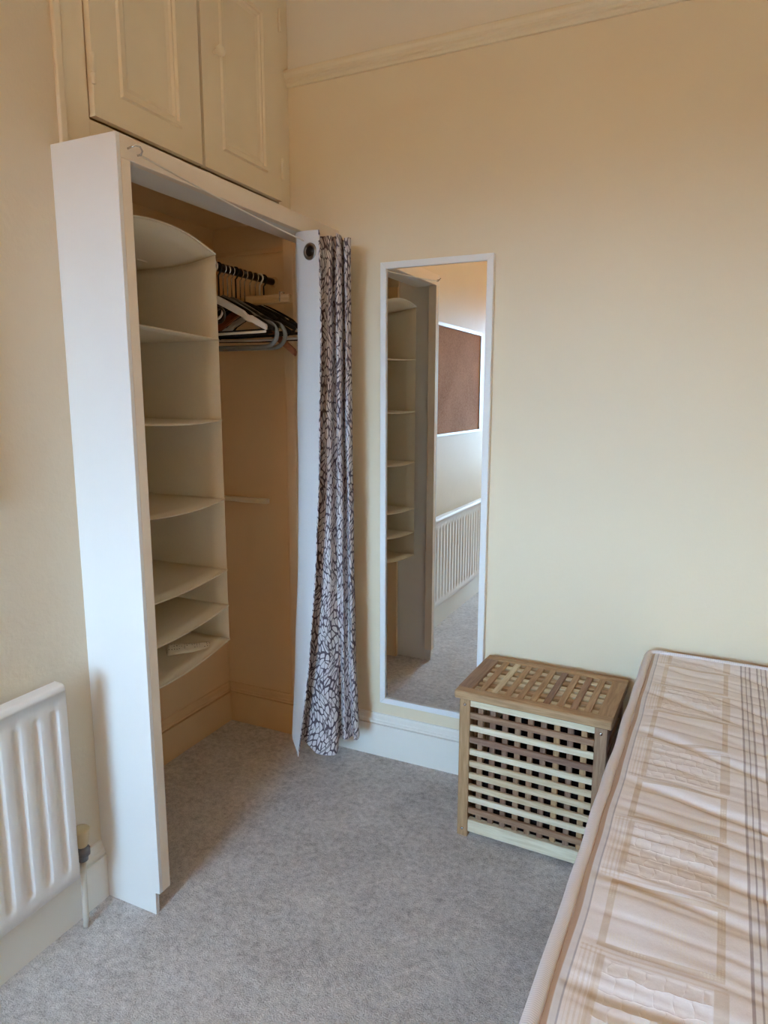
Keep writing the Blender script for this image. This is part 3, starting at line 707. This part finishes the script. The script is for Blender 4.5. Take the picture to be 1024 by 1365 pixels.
# hangers: built once per kind, then copied along the rail
HGROUP = 'clothes hangers on the wardrobe rail'
def hook(parent, mat_, rise, r=.0022, gap=.0155):
    pts = [(0, 0, 0), (0, 0, rise-.034)]
    for k in range(13):
        a = math.radians(-70 + k*22); pts.append((-gap*math.sin(math.radians(-20))*0 + gap*math.cos(a)*1.0, 0, rise-.0155+gap*math.sin(a)*1.0))
    pts = [(0, 0, 0), (0, 0, rise-.040), (.006, 0, rise-.034)] + [(gap*math.cos(math.radians(-55+k*20)), 0, rise-gap+gap*math.sin(math.radians(-55+k*20))) for k in range(12)]
    return tube('hook', pts, r, mat_, parent, 8)
def arm_profile(half, drop, n_=14, droop=1.5):
    return [(half*k/n_, -drop*(k/n_)**droop) for k in range(n_+1)]
def flat_arm(parent, nm, half, drop, h, t, mat_, droop=1.35, notch=False):
    """a plate-like shoulder from one tip to the other, rounded at the ends"""
    top = [(-x, z) for x, z in reversed(arm_profile(half, drop, 14, droop))] + arm_profile(half, drop, 14, droop)[1:]
    bm = bmesh.new(); A, B = [], []
    for x, z in top:
        hk = h*(1-.35*(abs(x)/half)**2)
        if notch and .60 < abs(x)/half < .70: z -= .006
        A.append(((x, z), (x*.985, z-hk)))
    ringv = []
    for (x0_, z0_), (x1_, z1_) in A:
        ringv.append([bm.verts.new((x0_, -t/2, z0_)), bm.verts.new((x0_, t/2, z0_)), bm.verts.new((x1_, t/2, z1_)), bm.verts.new((x1_, -t/2, z1_))])
    for P_, Q_ in zip(ringv, ringv[1:]):
        for k in range(4): bm.faces.new((P_[k], P_[(k+1) % 4], Q_[(k+1) % 4], Q_[k]))
    bm.faces.new(ringv[0]); bm.faces.new(list(reversed(ringv[-1])))
    bmesh.ops.recalc_face_normals(bm, faces=bm.faces); bmesh.ops.bevel(bm, geom=[e for e in bm.edges if e.calc_face_angle(0) > .6], offset=min(t, h)*.25, segments=2, affect='EDGES')
    return link(nm, bm_mesh(bm, nm, False), mat_, parent)
def mk_hanger(kind):
    h = empty('clothes_hanger')
    if kind == 'white':
        hook(h, 'white_pl', .105, .0032); flat_arm(h, 'shoulder', .205, .105, .026, .011, 'white_pl', 1.1, True)
        tube('trouser_bar', [(-.198, 0, -.125), (0, 0, -.128), (.198, 0, -.125)], .0042, 'white_pl', h, 8)
        tube('accessory_ring', [(.030*math.cos(a), 0, -.050+.030*math.sin(a)) for a in [math.pi*(1+k/12) for k in range(13)]], .0035, 'white_pl', h, 8)
    elif kind == 'black':
        hook(h, 'chrome', .105); flat_arm(h, 'shoulder', .205, .095, .020, .010, 'black_pl', 1.15, True)
        tube('trouser_bar', [(-.198, 0, -.110), (0, 0, -.114), (.198, 0, -.110)], .005, 'black_pl', h, 8)
    elif kind == 'velvet':
        hook(h, 'black_pl', .105, .003); flat_arm(h, 'shoulder', .215, .110, .022, .006, 'black_velvet', 1.2, True)
        tube('trouser_bar', [(-.205, 0, -.126), (0, 0, -.130), (.205, 0, -.126)], .004, 'black_velvet', h, 8)
    elif kind == 'grey':
        hook(h, 'chrome', .105)
        pts = [(.155*k/8, 0, -.085*(k/8)**1.1) for k in range(9)]
        pts += [(.165+.045*math.sin(a), 0, -.128+.040*math.cos(a)) for a in [math.radians(20+k*16) for k in range(11)]]
        pts = pts + [(.0, 0, -.168)]
        full = pts + [(-x, y, z) for x, y, z in reversed(pts[1:-1])]
        tube('looped_body', full, .0075, 'grey_pl', h, 8, True)
    elif kind == 'clamp':
        hook(h, 'chrome', .080)
        slat('jaw', (.330, .012, .030), (0, -.007, -.020), 'wood_light_h', h, 0, .003); slat('jaw', (.330, .012, .030), (0, .007, -.020), 'wood_light_h', h, 0, .003)
        for xx in (-.13, .13): tube('clip_wire', [(xx, -.015, -.030), (xx, -.015, .004), (xx, .015, .004), (xx, .015, -.030)], .002, 'chrome', h, 6)
    elif kind == 'cherry':
        hook(h, 'chrome', .125); flat_arm(h, 'shoulder', .220, .155, .032, .013, 'wood_red_h', 1.2)
    elif kind == 'clip':
        hook(h, 'black_pl', .12, .003)
        tube('arm', [(-.165, 0, -.055), (-.08, 0, -.022), (0, 0, 0), (.08, 0, -.022), (.165, 0, -.055)], .0045, 'black_pl', h, 8)
        tube('lower_bar', [(-.165, 0, -.100), (.165, 0, -.100)], .0045, 'black_pl', h, 8)
        for xx in (-.165, .165): tube('end_loop', [(xx+.022*math.cos(a), 0, -.0775+.0225*math.sin(a)) for a in [2*math.pi*k/16 for k in range(16)]], .004, 'black_pl', h, 8, True)
        for xx in (-.08, .08): tube('strap_curl', [(xx, 0, -.026), (xx+.012, 0, -.046), (xx+.004, 0, -.060), (xx-.012, 0, -.056)], .0035, 'black_pl', h, 8)
    return h
protos = {}
TOPZ = RZ+.0125+.0022
rises = dict(white=.105, black=.105, velvet=.105, grey=.105, clamp=.080, cherry=.125, clip=.12)
hook_r = dict(white=.0032, velvet=.003, clip=.003)
def hang(kind, y, rz, label):
    if kind not in protos: protos[kind] = mk_hanger(kind); h = protos[kind]
    else:
        src = protos[kind]; h = src.copy(); COL.objects.link(h)
        for c in list(src.children):
            q = c.copy(); COL.objects.link(q); q.parent = h
    h.location = (RX, y, RZ+.0125+hook_r.get(kind, .0022)*1.0-rises[kind]+hook_r.get(kind, .0022)*0)
    h.rotation_euler = (0, 0, math.radians(rz))
    return tag(h, label, 'hanger', HGROUP)
hang('clip', 1.690, 1, 'dark plastic hanger with looped ends showing faintly through the organiser side')
hang('white', 1.885, 0, 'white plastic hanger at the front of the rail, next to the organiser')
hang('velvet', 1.908, 1, 'black velvet hanger directly behind the white hanger')
hang('grey', 1.931, 0, 'grey hanger with rounded loop ends, nearer of the two')
hang('black', 1.954, 1, 'black plastic hanger with chrome hook between the two grey looped hangers')
hang('grey', 1.977, 1, 'grey hanger with rounded loop ends, farther of the two')
hang('velvet', 2.000, 2, 'black velvet hanger just behind the farther grey looped hanger')
hang('cherry', 2.025, 2, 'reddish brown wooden hanger with low sloping shoulders near the curtain')
hang('black', 2.050, 2, 'black plastic hanger with chrome hook just in front of the wooden clamp hanger')
hang('clamp', 2.082, 2, 'light wooden clamp trouser hanger with chrome clips')
hang('black', 2.114, 1, 'black plastic hanger with chrome hook just behind the wooden clamp hanger')
hang('white', 2.140, 1, 'white plastic hanger at the back of the rail, partly behind the curtain')
hang('velvet', 2.166, 1, 'black velvet hanger at the far end of the rail')

# small things
lc_rows, lc_uv = [], []
for j in range(13):
    r, q = [], []
    for i in range(25):
        a, b = i/24, j/12
        x = (a-.5)*.135; y = (b-.5)*.075*(1-.35*a)
        z = .005+.020*math.exp(-((b-.5)/.28)**2)*(1-.6*a)+.006*abs(noise.noise(Vector((a*6, b*4, 1.3))))
        if j in (0, 12) or i in (0, 24): z = .002
        r.append((x, y, z)); q.append((a*2.0, b))
    lc_rows.append(r); lc_uv.append(q)
lace = link('lace_cloth', grid_mesh('lace_cloth', lc_rows, lc_uv), 'lace', None, (-1.400, 1.572, .5975), (0, 0, math.radians(45)))
md = lace.modifiers.new('thickness', 'SOLIDIFY'); md.thickness = .0015
tag(lace, 'crumpled off white lace cloth on the lowest organiser shelf', 'cloth')
wh = tag(empty('wall_hook', (-1.452, YB-.001, 1.955)), 'small dark metal hook high on the wall inside the wardrobe', 'hook')
lathe('hook_plate', [(.011, 0), (.011, .003), (.005, .004)], 'dark_metal', wh, None, (math.pi/2, 0, 0), 12)
tube('hook_arm', [(0, 0, 0), (0, -.022, 0), (.004, -.032, .004), (.006, -.034, .014)], .0035, 'dark_metal', wh, 8)

# ------------------------------------------------------------------ curtain and its wire
wi = tag(empty('curtain_wire', (XP, 1.262, 1.915)), 'white curtain wire stretched under the wardrobe header from a screw hook', 'curtain wire')
tube('screw_hook', [(-.001, -.010, .004), (.012, -.010, .006), (.020, -.006, .009), (.024, .004, .008), (.022, .012, .002), (.015, .014, -.005), (.008, .010, -.006)], .0022, 'chrome', wi, 8)
wp = []
for k in range(21):
    t = k/20; y = .012 + (YB-1.262-.013)*t; wp.append((.012-.004*t, y, -.004 - .052*math.sin(math.pi*min(1, t*.5+.0)) - .0*t))
tube('wire', wp, .0024, 'wire', wi, 8)

cur = tag(empty('wardrobe_curtain', (-1.20, 2.08, 0)), 'leaf patterned curtain with white lining drawn to the end of the wardrobe', 'curtain')
top_plan = [(-1.160, 1.990), (-1.195, 1.998), (-1.235, 2.006), (-1.262, 2.018), (-1.272, 2.034), (-1.258, 2.046), (-1.215, 2.048), (-1.185, 2.050), (-1.170, 2.052), (-1.163, 2.066), (-1.174, 2.100), (-1.165, 2.108), (-1.150, 2.080), (-1.142, 2.076), (-1.140, 2.095), (-1.155, 2.132), (-1.148, 2.136), (-1.130, 2.104), (-1.122, 2.106), (-1.124, 2.135), (-1.150, 2.165), (-1.200, 2.172)]
bot_plan = [(-1.282, 1.995), (-1.295, 2.004), (-1.312, 2.014), (-1.326, 2.024), (-1.330, 2.040), (-1.318, 2.052), (-1.290, 2.056), (-1.262, 2.046), (-1.228, 2.034), (-1.190, 2.036), (-1.160, 2.052), (-1.158, 2.075), (-1.176, 2.110), (-1.166, 2.118), (-1.142, 2.090), (-1.130, 2.092), (-1.126, 2.120), (-1.118, 2.122), (-1.104, 2.098), (-1.094, 2.112), (-1.120, 2.160), (-1.200, 2.172)]
KC = .990
top_plan = [(x*KC, y*KC) for x, y in top_plan]; bot_plan = [(x*KC, y*KC) for x, y in bot_plan]
def kz(z): return CAM_H+(z-CAM_H)*KC
def cr(P, m):
    out_ = []
    for i in range(len(P)-1):
        p0, p1, p2, p3 = [Vector(P[min(max(i+k, 0), len(P)-1)]) for k in (-1, 0, 1, 2)]
        for k in range(m):
            t = k/m; out_.append(.5*((2*p1)+(p2-p0)*t+(2*p0-5*p1+4*p2-p3)*t*t+(3*p1-p0-3*p2+p3)*t**3))
    out_.append(Vector(P[-1])); return out_
T, Bt = cr(top_plan, 6), cr(bot_plan, 6); NC = len(T); NR = 90
def zb_at(j):
    q = j/(NC-1)*21
    return (.050+.022*min(q, 3)) if q < 4 else (.112-.05*min(1, (q-4)/4) if q < 10 else .062+.050*min(1, (q-10)/4))
prow, lrow, uvr = [], [], []
wid = [0.0]
for j in range(1, NC): wid.append(wid[-1]+max((T[j]-T[j-1]).length, (Bt[j]-Bt[j-1]).length)*1.0)
for i in range(NR+1):
    t = i/NR; s_ = (t**2.0)*(1-.15*t)+.15*t**3 if False else t**2.6
    cen = []
    for j in range(NC):
        p_ = T[j].lerp(Bt[j], s_); zt = kz(1.893) + .006*math.sin(j*.11); z = zt + (kz(zb_at(j))-zt)*t
        q = p_ + Vector((.0035*noise.noise(Vector((j*.12, z*3.5, 0))), .003*noise.noise(Vector((j*.12, z*3.0, 7)))))
        cen.append((q, z))
    a, b, u_ = [], [], []
    for j in range(NC):
        d_ = (cen[min(j+1, NC-1)][0]-cen[max(j-1, 0)][0]).normalized(); lf = Vector((-d_.y, d_.x)); q, z = cen[j]
        a.append((q.x+1.20-lf.x*.0012, q.y-2.08-lf.y*.0012, z)); b.append((q.x+1.20+lf.x*.0012, q.y-2.08+lf.y*.0012, z+.006*t)); u_.append((wid[j], z))
    prow.append(a); lrow.append(b); uvr.append(u_)
link('printed_face', grid_mesh('printed_face', prow, uvr), 'curtain', cur)
link('lining', grid_mesh('lining', lrow, uvr), 'lining', cur)
# turned hem along the free edge
hem2 = []
for i in range(NR+1):
    x, y, z = lrow[i][0]; x1, y1_, _ = lrow[i][2]
    dv = Vector((x-x1, y-y1_)).normalized(); nv = Vector((lrow[i][0][0]-prow[i][0][0], lrow[i][0][1]-prow[i][0][1])).normalized()
    pp = Vector((prow[i][0][0], prow[i][0][1]))
    A_ = pp-nv*.0006; B_ = pp+dv*.0025-nv*.0003; C_ = Vector((x, y))+dv*.0025+nv*.0012; D_ = Vector((x, y))-dv*.0006+nv*.0014
    hem2.append([(q.x, q.y, z) for q in (A_, B_, C_, D_)])
link('side_hem', grid_mesh('side_hem', hem2, [[(.3+k*.004, r[0][2]) for k in range(4)] for r in hem2]), 'curtain', cur)
def eyelet(x, y, z, rz):
    e = link('eyelet', None, None, None)
    bpy.data.objects.remove(e)
    bm = bmesh.new(); tube_bm(bm, [(.0215*math.cos(a), 0, .0215*math.sin(a)) for a in [2*math.pi*k/28 for k in range(28)]], .0055, 10, True)
    bmesh.ops.scale(bm, vec=(1, .75, 1), verts=bm.verts)
    e = link('eyelet', bm_mesh(bm, 'eyelet', True), 'eyelet', cur, (x+1.20, y-2.08, z), (0, 0, rz))
    lathe('eyelet_shade_disc', [(.001, -.0004), (.0185, -.0004), (.0185, .0004), (.001, .0004)], 'dark_metal', e, None, (math.pi/2, 0, 0), 24)  # solid dark disc standing for the shade in the open eyelet
eyelet(-1.200*KC, 1.9975*KC-.001, kz(1.832), math.radians(-11))
